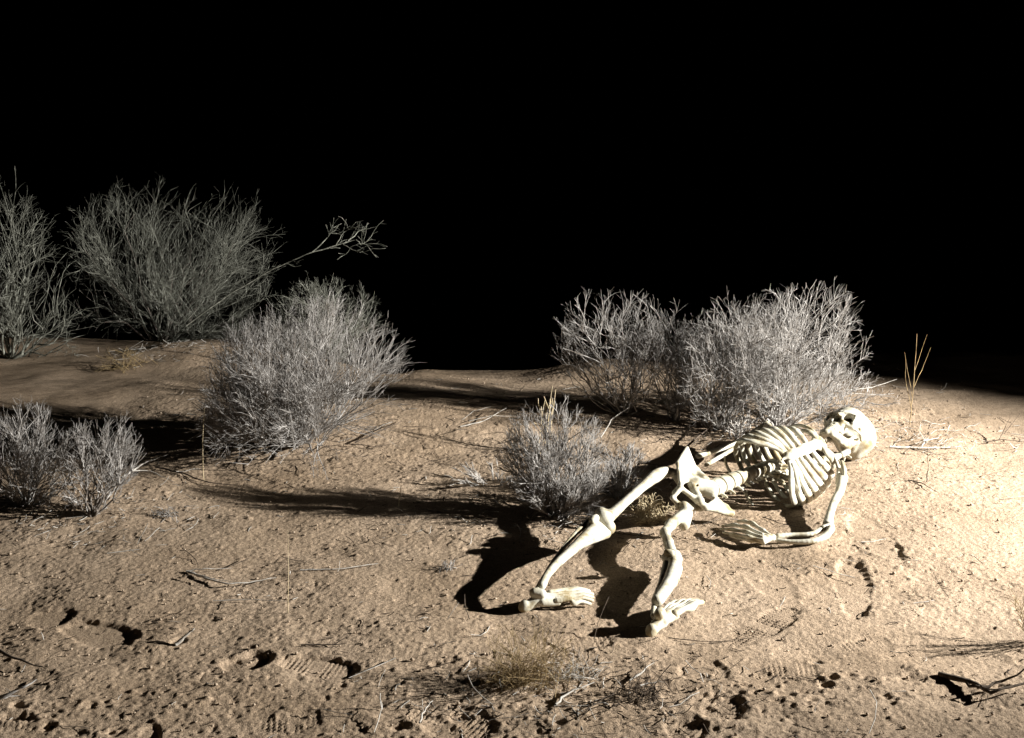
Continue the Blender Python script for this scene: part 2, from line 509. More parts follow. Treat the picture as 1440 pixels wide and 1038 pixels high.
def shrub(name, label, cat, base_px, left, right, top, seed, material, style='upright', n2=500, n3=1500, n4=0, stems=16, lean=0.0,
          depth=None, stem_mat=None, thick=1.0, group=None, flat=0.10, z_off=0.0, ymove=0.0, maxang=72, tmin=.2, fan=0.0, lob=1.0):
    """left/right/top: photograph pixels of the crown's outline"""
    rng = np.random.default_rng(seed)
    b = G(*base_px); b[1] += ymove
    b[2] = gz(b[0], b[1])
    ppm = FPX / np.dot(b - np.array([0, 0, CAM_H]), _f)
    wl, wr, hh = (base_px[0] - left) / ppm, (right - base_px[0]) / ppm, (base_px[1] - top) / ppm * 0.97
    cx = (wr - wl) / 2; a = (wr + wl) / 2; dpt = depth or a * 0.85
    root = tag(empty(name, b), label, cat, group)
    env = (a, dpt, hh)
    LOBES.clear(); FAN[0] = fan
    for _ in range(9):
        v_ = unit(rng.normal(size=3) * np.array([1, 1, .8]) + np.array([0, 0, .3])); LOBES.append((v_, lob * rng.uniform(-.32, .08)))
    # stems aim at points of a dome; x shifted so that the crown is off centre like the photograph's
    az = rng.uniform(0, 2 * np.pi, stems) + np.arange(stems)
    el = np.radians(rng.uniform(90 - maxang, 86, stems))
    tgt = np.stack([np.cos(az) * np.cos(el) ** .75 * a, np.sin(az) * np.cos(el) ** .75 * dpt, np.sin(el) ** .8 * hh * rng.uniform(.6, 1.0, stems)], 1)
    tgt *= lobe(tgt, env)[:, None]
    tgt[:, 2] = np.maximum(tgt[:, 2], flat)
    K1 = 9
    tt = np.linspace(0, 1, K1)[None, :, None]
    st = np.stack([rng.normal(0, .03, stems) * a, rng.normal(0, .03, stems) * a, np.full(stems, -0.02)], 1)
    off = np.array([cx, 0, 0])
    ctrl = (st + tgt) * 0.5 * np.array([1.15, 1.15, 0.72])
    Q = (1 - tt) ** 2 * st[:, None] + 2 * tt * (1 - tt) * ctrl[:, None] + tt ** 2 * tgt[:, None]
    ln = np.linalg.norm(tgt, axis=1)
    J = rng.normal(0, 0.035, (stems, K1, 3)) * ln[:, None, None] * np.minimum(tt * 3, 1)
    P1 = Q + J
    def place(P):
        P = P.copy()
        hfrac = np.clip(P[..., 2] / hh, 0, 1)
        rad = np.clip(np.hypot(P[..., 0] / a, P[..., 1] / dpt), 0, 1)
        P[..., 0] += cx * np.maximum(hfrac, rad) + lean * hfrac
        P += b
        return P
    parts = []
    R1 = (0.0068 * thick * (hh / 0.6) ** .6) * rng.uniform(.6, 1.1, (stems, 1)) * np.linspace(1, .25, K1)[None]
    V = place(P1)
    big = min(stems, 10)
    order = np.argsort(-R1[:, 0])
    for s in order[:big]:
        v, f = tubes(V[s:s + 1], R1[s:s + 1], 6)
        mesh_obj('stem', v, f, stem_mat or material, root)
    if stems > big:
        v, f = tubes(V[order[big:]], R1[order[big:]], 4); parts.append((v, f))
    sc = hh
    if style == 'upright':
        P2, i2 = children(rng, P1, n2, tmin, 1.0, .62, .34, .18 * sc, .52 * sc, 6, .13, env, .9, .25)
        P3, i3 = children(rng, P2, n3, .10, 1.0, .72, .22, .07 * sc, .25 * sc, 4, .09, env, .8, .25)
        r2, r3 = .0021, .00115
        if n4:
            P4, _ = children(rng, P3, n4, .1, 1.0, .7, .25, .04 * sc, .13 * sc, 4, .14, env, .8, .2)
    elif style == 'spiny':
        P2, i2 = children(rng, P1, n2, tmin, 1.0, .75, .30, .22 * sc, .55 * sc, 6, .20, env, .8, .25)
        P3, i3 = children(rng, P2, n3, .15, 1.0, .85, .16, .07 * sc, .22 * sc, 3, .16, env, .8, .15)
        r2, r3 = .0023, .0012
        if n4:
            P4, _ = children(rng, P3, n4, .2, 1.0, 1.1, .08, .025 * sc, .085 * sc, 2, 0, env, .8, .1)
    r2 *= thick; r3 *= thick
    v, f = tubes(place(P2), rng.uniform(.7, 1.2, (n2, 1)) * r2 * np.linspace(1, .5, P2.shape[1])[None], 4); parts.append((v, f))
    v, f = tubes(place(P3), rng.uniform(.7, 1.2, (n3, 1)) * r3 * np.linspace(1, .3, P3.shape[1])[None], 3); parts.append((v, f))
    if n4:
        v, f = tubes(place(P4), rng.uniform(.7, 1.1, (n4, 1)) * r3 * .75 * np.linspace(1, .5, P4.shape[1])[None], 3); parts.append((v, f))
    v, f = join(parts)
    v[:, 2] = np.maximum(v[:, 2], macro(v[:, 0], v[:, 1]) - 0.01)
    mesh_obj('twig_crown', v, f, material, root)
    return root, P1, place


def grass(name, label, cat, base_px, left, right, top, seed, material, n=90, droop=0.25, thick=0.0011, spread=.05, kink=.10, depth=None, zmin=0.15):
    rng = np.random.default_rng(seed)
    b = G(*base_px)
    ppm = FPX / np.dot(b - np.array([0, 0, CAM_H]), _f)
    wl, wr, hh = (base_px[0] - left) / ppm, (right - base_px[0]) / ppm, (base_px[1] - top) / ppm
    a = (wl + wr) / 2; cx = (wr - wl) / 2; dp = depth or a * .8
    az = rng.uniform(0, 2 * np.pi, n); rr = np.sqrt(rng.random(n))
    tip = np.stack([cx + np.cos(az) * rr * a, np.sin(az) * rr * dp, hh * (zmin + (1 - zmin) * rng.random(n)) * np.sqrt(1 - .8 * rr ** 2)], 1)
    st = np.stack([rng.normal(0, spread, n), rng.normal(0, spread * .7, n), np.full(n, -.01)], 1)
    K = 8; tt = np.linspace(0, 1, K)[None, :, None]
    ctrl = (st + tip) * .5 + np.array([0, 0, 1]) * (tip[:, 2:3] * droop)
    P = (1 - tt) ** 2 * st[:, None] + 2 * tt * (1 - tt) * ctrl[:, None] + tt ** 2 * tip[:, None]
    P = P + np.cumsum(rng.normal(0, kink * .02, (n, K, 3)), axis=1) * tt
    # fine side shoots
    P3, _ = children(rng, P, n, .3, 1, .6, .2, .15 * hh, .35 * hh, 4, .15, (a, dp, hh))
    v, f = join([tubes(P + b, thick * np.linspace(1.1, .5, K)[None] * rng.uniform(.7, 1.3, (n, 1)), 3), tubes(P3 + b, thick * .7 * np.ones((n, 4)), 3)])
    v[:, 2] = np.maximum(v[:, 2], macro(v[:, 0], v[:, 1]) - 0.006)
    o = mesh_obj(name, v - b, f, material)
    o.location = b
    return tag(o, label, cat)


def stick(name, label, cat, pts, r, material, forks=(), lift=None, group=None, twigs=0):
    """pts: [(px, py, height above ground)], forks the same; r radius"""
    def path(pp):
        out = []
        g0 = G(pts[0][0], pts[0][1])
        for pt in pp:
            x, y, h = pt[:3]
            if len(pt) == 4:                      # known distance instead of known height
                d = _r * (x - 720) / FPX + _u * (519 - y) / FPX + _f
                out.append(np.array([0, 0, CAM_H]) + d * (pt[3] / d[1])); continue
            if h > .05:
                out.append(W(x, y, g0[2] + h)); continue
            g = G(x, y); p = W(x, y, g[2] + h)
            p[2] = max(gzf(p[0], p[1]), g[2]) + h
            out.append(p)
        out = np.array(out)
        K = 4 * (len(out) - 1) + 1
        t = np.linspace(0, len(out) - 1, K); i = np.minimum(t.astype(int), len(out) - 2); q = (t - i)[:, None]
        P = out[i] * (1 - q) + out[i + 1] * q
        rng = np.random.default_rng(int(pp[0][0] * 7 + pp[0][1]))
        P += rng.normal(0, r * .5, P.shape) * np.array([1, 1, .3])
        return P
    P = path(pts); K = len(P)
    parts = [tubes(P[None], (r * np.linspace(1, .3, K))[None] * np.random.default_rng(3).uniform(.85, 1.15, (1, K)), 6)]
    for fk in forks:
        Q = path(fk); parts.append(tubes(Q[None], (r * .6 * np.linspace(1, .22, len(Q)))[None], 5))
    if twigs:
        rg = np.random.default_rng(71)
        for Q in [P] + [path(fk) for fk in forks]:
            C1, _ = children(rg, Q[None], twigs, .35, 1, .8, .1, .04, .16, 5, .2, (9, 9, 9))
            C2, _ = children(rg, C1, twigs * 2, .2, 1, .9, .05, .02, .06, 3, .1, (9, 9, 9))
            parts += [tubes(C1, np.full((twigs, 5), .0012), 4), tubes(C2, np.full((twigs * 2, 3), .0008), 3)]
    v, f = join(parts)
    b = P[0].copy()
    o = mesh_obj(name, v - b, f, material); o.location = b
    return tag(o, label, cat, group)


# ---------------------------------------------------------------- SDF bones
def surface_nets(F, org, h):
    nx, ny, nz = F.shape
    S = F < 0
    c = [(0,0,0),(1,0,0),(0,1,0),(1,1,0),(0,0,1),(1,0,1),(0,1,1),(1,1,1)]
    def sub(A, o): return A[o[0]:nx - 1 + o[0], o[1]:ny - 1 + o[1], o[2]:nz - 1 + o[2]]
    cnt = sum(sub(S, o).astype(np.int8) for o in c)
    act = (cnt > 0) & (cnt < 8)
    I = np.argwhere(act)
    vid = -np.ones(act.shape, np.int64); vid[act] = np.arange(len(I))
    vals = np.stack([sub(F, o)[act] for o in c], 1)
    acc = np.zeros((len(I), 3)); num = np.zeros(len(I))
    C = np.array(c, float)
    for a in range(8):
        for b in range(a + 1, 8):
            if np.abs(C[a] - C[b]).sum() != 1: continue
            va, vb = vals[:, a], vals[:, b]
            m = (va < 0) != (vb < 0)
            t = np.where(m, va / np.where(m, va - vb, 1), 0)
            acc += np.where(m[:, None], C[a] + (C[b] - C[a]) * t[:, None], 0); num += m
    V = (I + acc / num[:, None]) * h + org
    faces = []
    for ax in range(3):
        o1, o2 = [d for d in range(3) if d != ax]
        sl = [slice(1, s - 1) for s in F.shape]
        sl0 = list(sl); sl1 = list(sl)
        sl0[ax] = slice(0, F.shape[ax] - 1); sl1[ax] = slice(1, F.shape[ax])
        A, B = S[tuple(sl0)], S[tuple(sl1)]
        for flip in (False, True):
            m = (A & ~B) if not flip else (~A & B)
            E = np.argwhere(m)
            if not len(E): continue
            E = E + np.array([0 if d == ax else 1 for d in range(3)])
            def v(d1, d2):
                q = E.copy(); q[:, o1] -= d1; q[:, o2] -= d2
                return vid[q[:, 0], q[:, 1], q[:, 2]]
            quad = np.stack([v(1, 1), v(0, 1), v(0, 0), v(1, 0)], 1)
            if (ax == 1) != flip: quad = quad[:, ::-1]
            faces.append(quad)
    Fq = np.concatenate(faces)
    Fq = Fq[(Fq >= 0).all(1)]
    return V, Fq


def smin(a, b, k):
    h = np.clip(0.5 + 0.5 * (b - a) / k, 0, 1)
    return b * (1 - h) + a * h - k * h * (1 - h)


def smax(a, b, k): return -smin(-a, -b, k)


def d_ell(P, c, r, B=None):
    q = P - np.array(c)
    if B is not None: q = q @ np.array(B).T      # rows of B = local axes
    r = np.array(r)
    k0 = np.linalg.norm(q / r, axis=-1); k1 = np.linalg.norm(q / (r * r), axis=-1)
    return k0 * (k0 - 1) / np.maximum(k1, 1e-9)


def d_cone(P, a, b, ra, rb):
    a = np.array(a, float); b = np.array(b, float); ab = b - a
    t = np.clip(((P - a) @ ab) / (ab @ ab), 0, 1)
    return np.linalg.norm(P - (a + t[..., None] * ab), axis=-1) - (ra + (rb - ra) * t)


def sdf_mesh(fn, lo, hi, h):
    lo = np.array(lo) - 3 * h; hi = np.array(hi) + 3 * h
    n = np.ceil((hi - lo) / h).astype(int) + 1
    g = [lo[i] + np.arange(n[i]) * h for i in range(3)]
    P = np.stack(np.meshgrid(*g, indexing='ij'), -1)
    return surface_nets(fn(P), lo, h)


def bone(name, chain, parent, extra=(), k=0.008, h=0.0026, cut=(), material=None, wob=0.0005):
    """chain [(point, radius)...] of world points; extra cones/ellipsoids; cut: cones taken away"""
    if len(chain) > 2:
        C0 = np.array([np.append(c[0], c[1]) for c in chain]); E = np.vstack([2 * C0[0] - C0[1], C0, 2 * C0[-1] - C0[-2]]); out = []
        for i in range(1, len(E) - 2):
            for t in (0, .25, .5, .75):
                a_, b_, c_, d_ = E[i - 1:i + 3]
                out.append(.5 * (2 * b_ + (c_ - a_) * t + (2 * a_ - 5 * b_ + 4 * c_ - d_) * t * t + (3 * b_ - a_ - 3 * c_ + d_) * t ** 3))
        out.append(E[-2]); chain = [(o[:3], max(o[3], .002)) for o in out]
    pts = np.array([c[0] for c in chain]); rad = [c[1] for c in chain]
    lo = (pts - np.array(rad)[:, None]).min(0); hi = (pts + np.array(rad)[:, None]).max(0)
    for e in extra:
        if e[0] == 'c':
            for p, r in ((e[1], e[3]), (e[2], e[4])):
                lo = np.minimum(lo, np.array(p) - r); hi = np.maximum(hi, np.array(p) + r)
        else:
            lo = np.minimum(lo, np.array(e[1]) - max(e[2])); hi = np.maximum(hi, np.array(e[1]) + max(e[2]))
    def fn(P):
        d = None
        for (a, ra), (b, rb) in zip(chain[:-1], chain[1:]):
            q = d_cone(P, a, b, ra, rb); d = q if d is None else smin(d, q, .0012)
        for e in extra:
            q = d_cone(P, e[1], e[2], e[3], e[4]) if e[0] == 'c' else d_ell(P, e[1], e[2], e[3] if len(e) > 3 else None)
            d = smin(d, q, k)
        for e in cut:
            d = smax(d, -d_cone(P, e[1], e[2], e[3], e[4]), .004)
        s = P * 55
        d = d + wob * (np.sin(s[..., 0] * 1.3 + np.sin(s[..., 1])) * np.sin(s[..., 1] * 1.1 + s[..., 2]) )
        return d
    v, f = sdf_mesh(fn, lo, hi, h)
    return mesh_obj(name, v, f, material or M_BONE, parent)


def lerp(a, b, t): return np.array(a) * (1 - t) + np.array(b) * t

# ================================================================ THE SKELETON
def build_skeleton():
    root = tag(empty('skeleton', W(1000, 700, 0)), 'life-size ivory plastic human skeleton lying on its back on the sand, skull to the right', 'skeleton')

    # ---- skull, local axes x = its left, y = face forward, z = crown
    pt = R(22)
    cr, cu, ct = _r, np.array([0, math.sin(pt), math.cos(pt)]), np.array([0, -math.cos(pt), math.sin(pt)])
    S = unit(0.60 * cr + 0.64 * cu - 0.48 * ct)
    L = unit(0.62 * cr - 0.24 * cu + 0.75 * ct); L = unit(L - S * (L @ S))
    A = np.cross(S, L)
    if A @ cu < 0: A = -A
    BS = np.stack([L, A, S])            # rows
    SC = 1.17
    org = W(1190, 610, 0.120)

    def to_w(v): return org + SC * (v @ BS)

    def skull_fn(P):
        x = np.abs(P[..., 0]); Q = np.stack([x, P[..., 1], P[..., 2]], -1)
        d = d_ell(Q, (0, -.020, .034), (.0700, .088, .066))
        d = smin(d, d_ell(Q, (0, .040, .026), (.052, .038, .040)), .03)
        d = smin(d, d_ell(Q, (.030, -.045, .040), (.042, .050, .045)), .03)
        d = smin(d, d_ell(Q, (0, -.078, .004), (.044, .030, .034)), .02)
        d = smin(d, d_ell(Q, (0, -.012, -.022), (.040, .052, .020)), .015)         # base
        d = smax(d, -d_ell(Q, (.088, .038, -.004), (.030, .038, .034)), .012)       # temporal hollow
        d = smax(d, -d_cone(Q, (0, -.040, -.060), (0, -.035, -.020), .022, .014), .006)   # foramen
        d = smin(d, d_cone(Q, (.050, -.012, -.026), (.048, -.004, -.044), .010, .005), .008)   # mastoid
        d = smin(d, d_cone(Q, (.006, .078, .014), (.046, .066, .016), .0085, .007), .010)   # brow
        d = smin(d, d_cone(Q, (.049, .068, .014), (.052, .064, -.018), .0062, .0068), .006)   # outer rim
        d = smin(d, d_ell(Q, (0, .056, -.040), (.030, .028, .030)), .010)           # maxilla
        d = smin(d, d_cone(Q, (.022, .072, -.030), (.050, .052, -.024), .0105, .0095), .008)  # cheek
        d = smin(d, d_cone(Q, (.053, .048, -.022), (.066, .018, -.016), .0058, .0045), .004)  # arch
        d = smin(d, d_cone(Q, (.066, .018, -.016), (.062, -.010, -.014), .0045, .0050), .005)
        d = smin(d, d_cone(Q, (0, .076, .010), (0, .092, -.010), .0075, .0055), .008)   # nose bridge
        d = smin(d, d_cone(Q, (.006, .078, .000), (.020, .070, -.040), .0065, .009), .006)  # nose side
        # sockets
        so = d_ell(Q, (.0325, .076, -.001), (.0178, .036, .0160))
        so = smin(so, d_cone(Q, (.030, .070, -.001), (.011, .032, .003), .0162, .0200), .004)
        so = np.minimum(so, d_ell(Q, (0, -.018, .034), (.060, .077, .055)))
        d = smax(d, -so, .003)
        na = d_ell(Q, (.004, .086, -.026), (.0085, .026, .0145))
        d = smax(d, -na, .003)
        # gap behind the cheek, under the arch
        d = smax(d, -d_cone(Q, (.053, .022, -.050), (.055, .024, .000), .0105, .0070), .004)
        d = smin(d, d_cone(Q, (.008, .076, -.056), (.024, .050, -.058), .009, .008), .008)   # alveolar ridge
        # sutures
        d = d + .0006 * np.sin(P[..., 1] * 160 + np.sin(P[..., 2] * 120)) * np.sin(P[..., 2] * 140)
        return d
    v, f = sdf_mesh(skull_fn, (-.08, -.115, -.075), (.08, .105, .11), .0019)
    skull = mesh_obj('skull', to_w(v), f, M_BONE, root)

    def jaw_fn(P):
        x = np.abs(P[..., 0]); Q = np.stack([x, P[..., 1], P[..., 2]], -1)
        d = d_cone(Q, (0, .080, -.100), (.016, .076, -.100), .0120, .0115)
        d = smin(d, d_ell(Q, (0, .086, -.108), (.014, .009, .010)), .008)
        d = smin(d, d_cone(Q, (.016, .076, -.099), (.036, .045, -.095), .0110, .0105), .006)
        d = smin(d, d_cone(Q, (.036, .045, -.095), (.049, .010, -.082), .0100, .0095), .006)
        d = smin(d, d_cone(Q, (.049, .008, -.076), (.053, -.002, -.030), .0100, .0070), .010)
        d = smin(d, d_cone(Q, (.049, .020, -.070), (.050, .020, -.034), .0105, .0050), .010)
        d = smin(d, d_cone(Q, (.053, -.004, -.032), (.052, -.003, -.022), .0070, .0062), .004)
        d = smax(d, -d_ell(Q, (.054, .009, -.028), (.012, .009, .013)), .003)
        d = smin(d, d_cone(Q, (.0, .080, -.092), (.034, .047, -.090), .0115, .0110), .008)
        d = smin(d, d_cone(Q, (.004, .081, -.086), (.028, .054, -.082), .0085, .0085), .008)
        d = smin(d, d_cone(Q, (.028, .054, -.082), (.046, .020, -.068), .0085, .0085), .008)
        return d
    # jaw opened a little about its hinge
    ja = R(1)
    hinge = np.array([0, -.003, -.024])
    RX = np.array([[1, 0, 0], [0, math.cos(ja), -math.sin(ja)], [0, math.sin(ja), math.cos(ja)]])
    def jw(v): return to_w((v - hinge) @ RX.T + hinge)
    v, f = sdf_mesh(jaw_fn, (-.065, -.02, -.125), (.065, .102, -.012), .0018)
    jaw = mesh_obj('mandible', jw(v), f, M_BONE, skull)

    def teeth(zc, hgt, sgn):
        def fn(P):
            d = None
            for i in range(-6, 7):
                if i == 0: continue
                t = (abs(i) - .5) * .0068 + (0.0012 if abs(i) > 3 else 0)
                th = t / .040
                c = np.array([math.copysign(.0300 * math.sin(min(th, 1.45)) + max(0, th - 1.45) * .004, i), .050 + .0355 * math.cos(min(th, 1.45)) - max(0, th - 1.45) * .035, zc])
                wdt = .0036 if abs(i) < 4 else .0044
                q = d_ell(P, c, (wdt, wdt * 1.05, hgt))
                d = q if d is None else np.minimum(d, q)
            return d
        return sdf_mesh(fn, (-.036, .01, zc - hgt), (.036, .09, zc + hgt), .0014)
    v, f = teeth(-.0655, .0078, 1); mesh_obj('upper_tooth_row', to_w(v), f, M_TOOTH, skull)
    v, f = teeth(-.0775, .0078, -1); mesh_obj('lower_tooth_row', jw(v), f, M_TOOTH, skull)

    # ---- rib cage, local x = its left, y = forward, z = towards the head
    Sg = unit([.78, .60, .10])
    L0 = unit(np.cross(Sg, [0, 0, 1]))
    A0 = np.cross(L0, Sg); A0 = A0 if A0[2] > 0 else -A0
    roll = R(ROLL)
    Ag = math.cos(roll) * A0 + math.sin(roll) * L0
    Lg = math.cos(roll) * L0 - math.sin(roll) * A0
    BG = np.stack([Lg, Ag, Sg])
    CS = 1.16
    og = W(1127, 634, .195) - .082 * CS * Ag

    def cw(p): return og + CS * (np.asarray(p, float) @ BG)
    def st_fn(P):
        d = smin(d_ell(P, (0, .078, .090), (.030, .0105, .026)), d_ell(P, (0, .084, .018), (.0200, .0100, .068)), .014)
        d = smin(d, d_ell(P, (0, .084, -.050), (.021, .010, .026)), .012)
        d = smin(d, d_cone(P, (0, .084, -.065), (0, .080, -.092), .009, .004), .008)
        return d + .0009 * np.sin(P[..., 2] * 130) * np.sin(P[..., 0] * 150 + 1)
    v, f = sdf_mesh(st_fn, (-.035, .06, -.1), (.035, .1, .12), .0022)
    cage = mesh_obj('rib_cage', cw(v), f, M_BONE, root)
    Wd = [.068, .096, .112, .122, .128, .130, .128, .120]
    att = [.088, .038, .004, -.024, -.046, -.060, -.068, -.073]
    rng = np.random.default_rng(4)
    for side in (1, -1):
        for i in range(8):
            w = Wd[i]; lat = .118 - .0335 * i + (.036 if side > 0 else -.012); n = 40
            t = np.linspace(0, 1, n); th = -.25 + t * (math.pi * .99 + .25)
            thp = np.maximum(th, 0)
            x = np.where(th > 0, w * np.sin(thp) ** .80, 0) + .008
            y = -.080 + .163 * (1 - np.cos(thp)) / 2 - np.where(th < 0, .02 * th, 0)
            s1 = sstep(.50, 1.0, t)
            z = (lat + .030 * (1 - t * 2) * (t < .5)) * (1 - s1) + att[i] * s1
            dip = [0, 0, 0, .003, .009, .018, .030, .038][i]
            z = z - dip * np.sin(np.clip((t - .55) / .45, 0, 1) * math.pi) ** 1.2
            P = np.stack([x * side, y, z], 1) + rng.normal(0, .0004, (n, 3))
            Pw = cw(P)
            T = np.gradient(Pw, axis=0); T /= np.linalg.norm(T, axis=1, keepdims=True)
            up = np.broadcast_to(Sg, T.shape); up = up - T * (up * T).sum(1, keepdims=True); up /= np.linalg.norm(up, axis=1, keepdims=True)
            ou = np.cross(T, up)
            a = np.linspace(0, 2 * np.pi, 13)[:-1]
            tw = np.interp(t, [0, .3, .7, .93, 1], [.0070, .0108, .0134, .0130, .0095]) * (1 + .05 * np.sin(t * 31 + i))
            th_ = np.interp(t, [0, .3, .7, .93, 1], [.0055, .0062, .0072, .0085, .0075])
            ring = Pw[:, None] + np.cos(a)[None, :, None] * up[:, None] * tw[:, None, None] + np.sin(a)[None, :, None] * ou[:, None] * th_[:, None, None]
            V = ring.reshape(-1, 3); s = len(a)
            k = np.arange(n - 1)[:, None]; q = np.arange(s)[None]
            Fq = np.stack([k * s + q, k * s + (q + 1) % s, (k + 1) * s + (q + 1) % s, (k + 1) * s + q], -1).reshape(-1, 4)
            mesh_obj('rib', V, Fq, M_BONE, cage)
            if i == 6:
                ch = [(Pw[int(q * (n - 1))], r_) for q, r_ in ((.995, .013), (.94, .0125), (.88, .0115), (.82, .0095), (.76, .0070))]
                bone('costal_cartilage', ch, cage, k=.01)
        for i in range(1):                      # floating rib
            zb = -.145 - .032 * i; w = .105 - .02 * i
            tt = np.linspace(0, 1, 16)
            P = np.stack([side * (.006 + w * np.sin(tt * 1.5)), -.085 + .10 * (1 - np.cos(tt * 1.5)) * .7, zb - .045 * tt], 1)
            v, f = tubes(cw(P)[None], (np.append(np.linspace(.0070, .0045, 15), .0008))[None], 8)
            mesh_obj('rib', v, f, M_BONE, cage)
    # ---- spine: fused lumbar column then the chest column and the neck
    spine = empty('spine', (0, 0, 0)); spine.parent = root; spine.matrix_parent_inverse = Matrix.Translation(-Vector(root.location))
    lo0, lo1 = W(1000, 687, .105), W(1090, 652, .105)
    path = [lo0, lo1, cw((0, -.085, .0)), cw((0, -.085, .135)), W(1181, 641, .085), W(1194, 634, .095)]
    rad = [.037, .025, .020, .018, .015, .013]
    nseg = [8, 4, 7, 4, 1]
    for (a, b, ra, rb, n) in zip(path[:-1], path[1:], rad[:-1], rad[1:], nseg):
        T = unit(b - a); sd = unit(np.cross(T, [0, 0, 1])); fw = np.cross(sd, T)
        step = np.linalg.norm(b - a) / n
        for q in range(n):
            t = (q + .5) / n
            c = lerp(a, b, t); r = ra + (rb - ra) * t
            h2 = step * .415
            Bv = np.stack([sd, fw, T])
            def fn(P, c=c, r=r, h2=h2, Bv=Bv, step=step):
                qd = (P - c) @ Bv.T
                rr = np.hypot(qd[..., 0], qd[..., 1] * 1.15) - r * (1 + .05 * np.cos(qd[..., 2] / h2 * 1.5) * -1)
                d = smax(rr, np.abs(qd[..., 2]) - h2, .0035)
                e = d_cone(qd, (0, -r * .7, 0), (0, -r - .016, -.006), .007, .004)
                e = np.minimum(e, d_cone(qd, (r * .8, -r * .5, 0), (r + .016, -r * .7, 0), .0065, .0045))
                e = np.minimum(e, d_cone(qd, (-r * .8, -r * .5, 0), (-r - .016, -r * .7, 0), .0065, .0045))
                return smin(d, e, .005)
            ext = r + .026
            v, f = sdf_mesh(fn, c - ext, c + ext, .0030)
            mesh_obj('vertebra', v, f, M_BONE, spine)
        # dark disc core keeps the vertebrae together
    core = tubes(np.array([[lerp(path[i], path[i + 1], t) for i in range(5) for t in (0, .5)] + [path[-1]]]), np.array([[rad[i] * .66 for i in range(5) for _ in (0, 1)] + [rad[-1] * .7]]), 12)
    mesh_obj('disc_core', core[0], core[1], M_BONE, spine)

    # ---- pelvis
    pub = W(957, 686, .155)
    rc = W(966, 630, .205)            # right crest tip, stands up
    lc = W(1028, 722, .035)           # left crest tip, near the ground
    sac_top = lerp(lo0, lo1, -.02)
    sac_bot = W(968, 668, .10)
    rmid = W(975, 660, .185)
    def pelvis_fn(P):
        d = smin(d_cone(P, sac_top, W(980, 682, .125), .034, .024), d_cone(P, W(980, 682, .125), sac_bot, .024, .016), .01)
        n1 = unit(np.cross(rc - rmid, sac_top - rmid))
        def plate(a, b, c, th):
            """thick triangle"""
            a, b, c = map(lambda q: np.array(q, float), (a, b, c))
            ba, cb, ac = b - a, c - b, a - c
            n = np.cross(ba, ac); nn = unit(n)
            pa, pb, pc = P - a, P - b, P - c
            ins = ((pa @ np.cross(ba, n)) > 0) & ((pb @ np.cross(cb, n)) > 0) & ((pc @ np.cross(ac, n)) > 0)
            ins2 = ((pa @ np.cross(ba, n)) < 0) & ((pb @ np.cross(cb, n)) < 0) & ((pc @ np.cross(ac, n)) < 0)
            def seg(p, e):
                t = np.clip((p @ e) / (e @ e), 0, 1); return np.linalg.norm(p - t[..., None] * e, axis=-1)
            ed = np.minimum(np.minimum(seg(pa, ba), seg(pb, cb)), seg(pc, ac))
            return np.where(ins | ins2, np.abs(pa @ nn), ed) - th
        # right ilium blade: tip, pubic end, flank, sacral end
        p_fl = W(980, 664, .120); p_lo = W(957, 682, .155); p_out = W(953, 652, .190)
        d = smin(d, plate(rc, p_out, p_fl, .0065), .010)
        d = smin(d, plate(p_out, p_fl, p_lo, .0065), .010)
        d = smin(d, d_cone(P, p_fl, W(990, 676, .12), .014, .020), .016)
        d = smin(d, d_cone(P, W(968, 672, .14), W(984, 704, .11), .013, .016), .014)
        d = smin(d, d_cone(P, rc, p_out, .006, .007), .006)
        d = smin(d, d_cone(P, p_lo, W(948, 694, .13), .009, .009), .008)      # pubis, right side
        # left pubic bar down to the crest
        d = smin(d, d_cone(P, pub, W(992, 713, .085), .0085, .012), .008)
        d = smin(d, d_cone(P, W(992, 713, .085), lc, .011, .012), .008)
        d = smin(d, plate(W(994, 713, .075), lc, W(1022, 712, .055), .008), .010)
        d = smin(d, plate(W(992, 714, .078), W(1008, 702, .075), W(1022, 716, .05), .008), .010)
        # ischium loops
        d = smin(d, d_cone(P, pub, W(946, 700, .13), .009, .008), .006)
        d = smin(d, d_cone(P, W(946, 700, .13), W(956, 712, .10), .008, .012), .006)
        d = smin(d, d_cone(P, W(956, 712, .10), W(985, 714, .07), .014, .014), .008)
        # openings of the sacrum
        for (x, y) in ((980, 683), (989, 698)):
            d = smax(d, -d_cone(P, W(x, y, .17), W(x, y, .105), .005, .004), .003)
        d = smax(d, -d_ell(P, W(975, 693, .150), (.018, .024, .014)), .008)
        return d + .0009 * np.sin(P[..., 0] * 90) * np.sin(P[..., 1] * 80 + P[..., 2] * 60)
    pp = np.array([rc, lc, pub, sac_top, W(946, 700, .13), W(985, 714, .03)])
    v, f = sdf_mesh(pelvis_fn, pp.min(0) - .045, pp.max(0) + .05, .003)
    mesh_obj('pelvis', v, f, M_BONE, root)

    # ---- right leg (far side), knee up to the left
    h1 = W(941, 664, .115); k1 = W(843, 736, .104); a1 = W(762, 826, .085)
    bone('femur', [(W(957, 676, .13), .018), (W(944, 664, .155), .016), (W(925, 668, .165), .0235), (W(905, 683, .155), .0175), (W(877, 708, .128), .0165), (lerp(h1, k1, .86), .021), (W(849, 730, .106), .028)], root,
         extra=[('c', W(856, 742, .088), W(846, 727, .112), .024, .020), ('e', W(846, 722, .112), (.022, .026, .020))], k=.012)
    bone('patella', [(W(838, 728, .124), .012), (W(833, 733, .126), .011)], root, extra=[('e', W(835, 731, .124), (.017, .016, .013))])
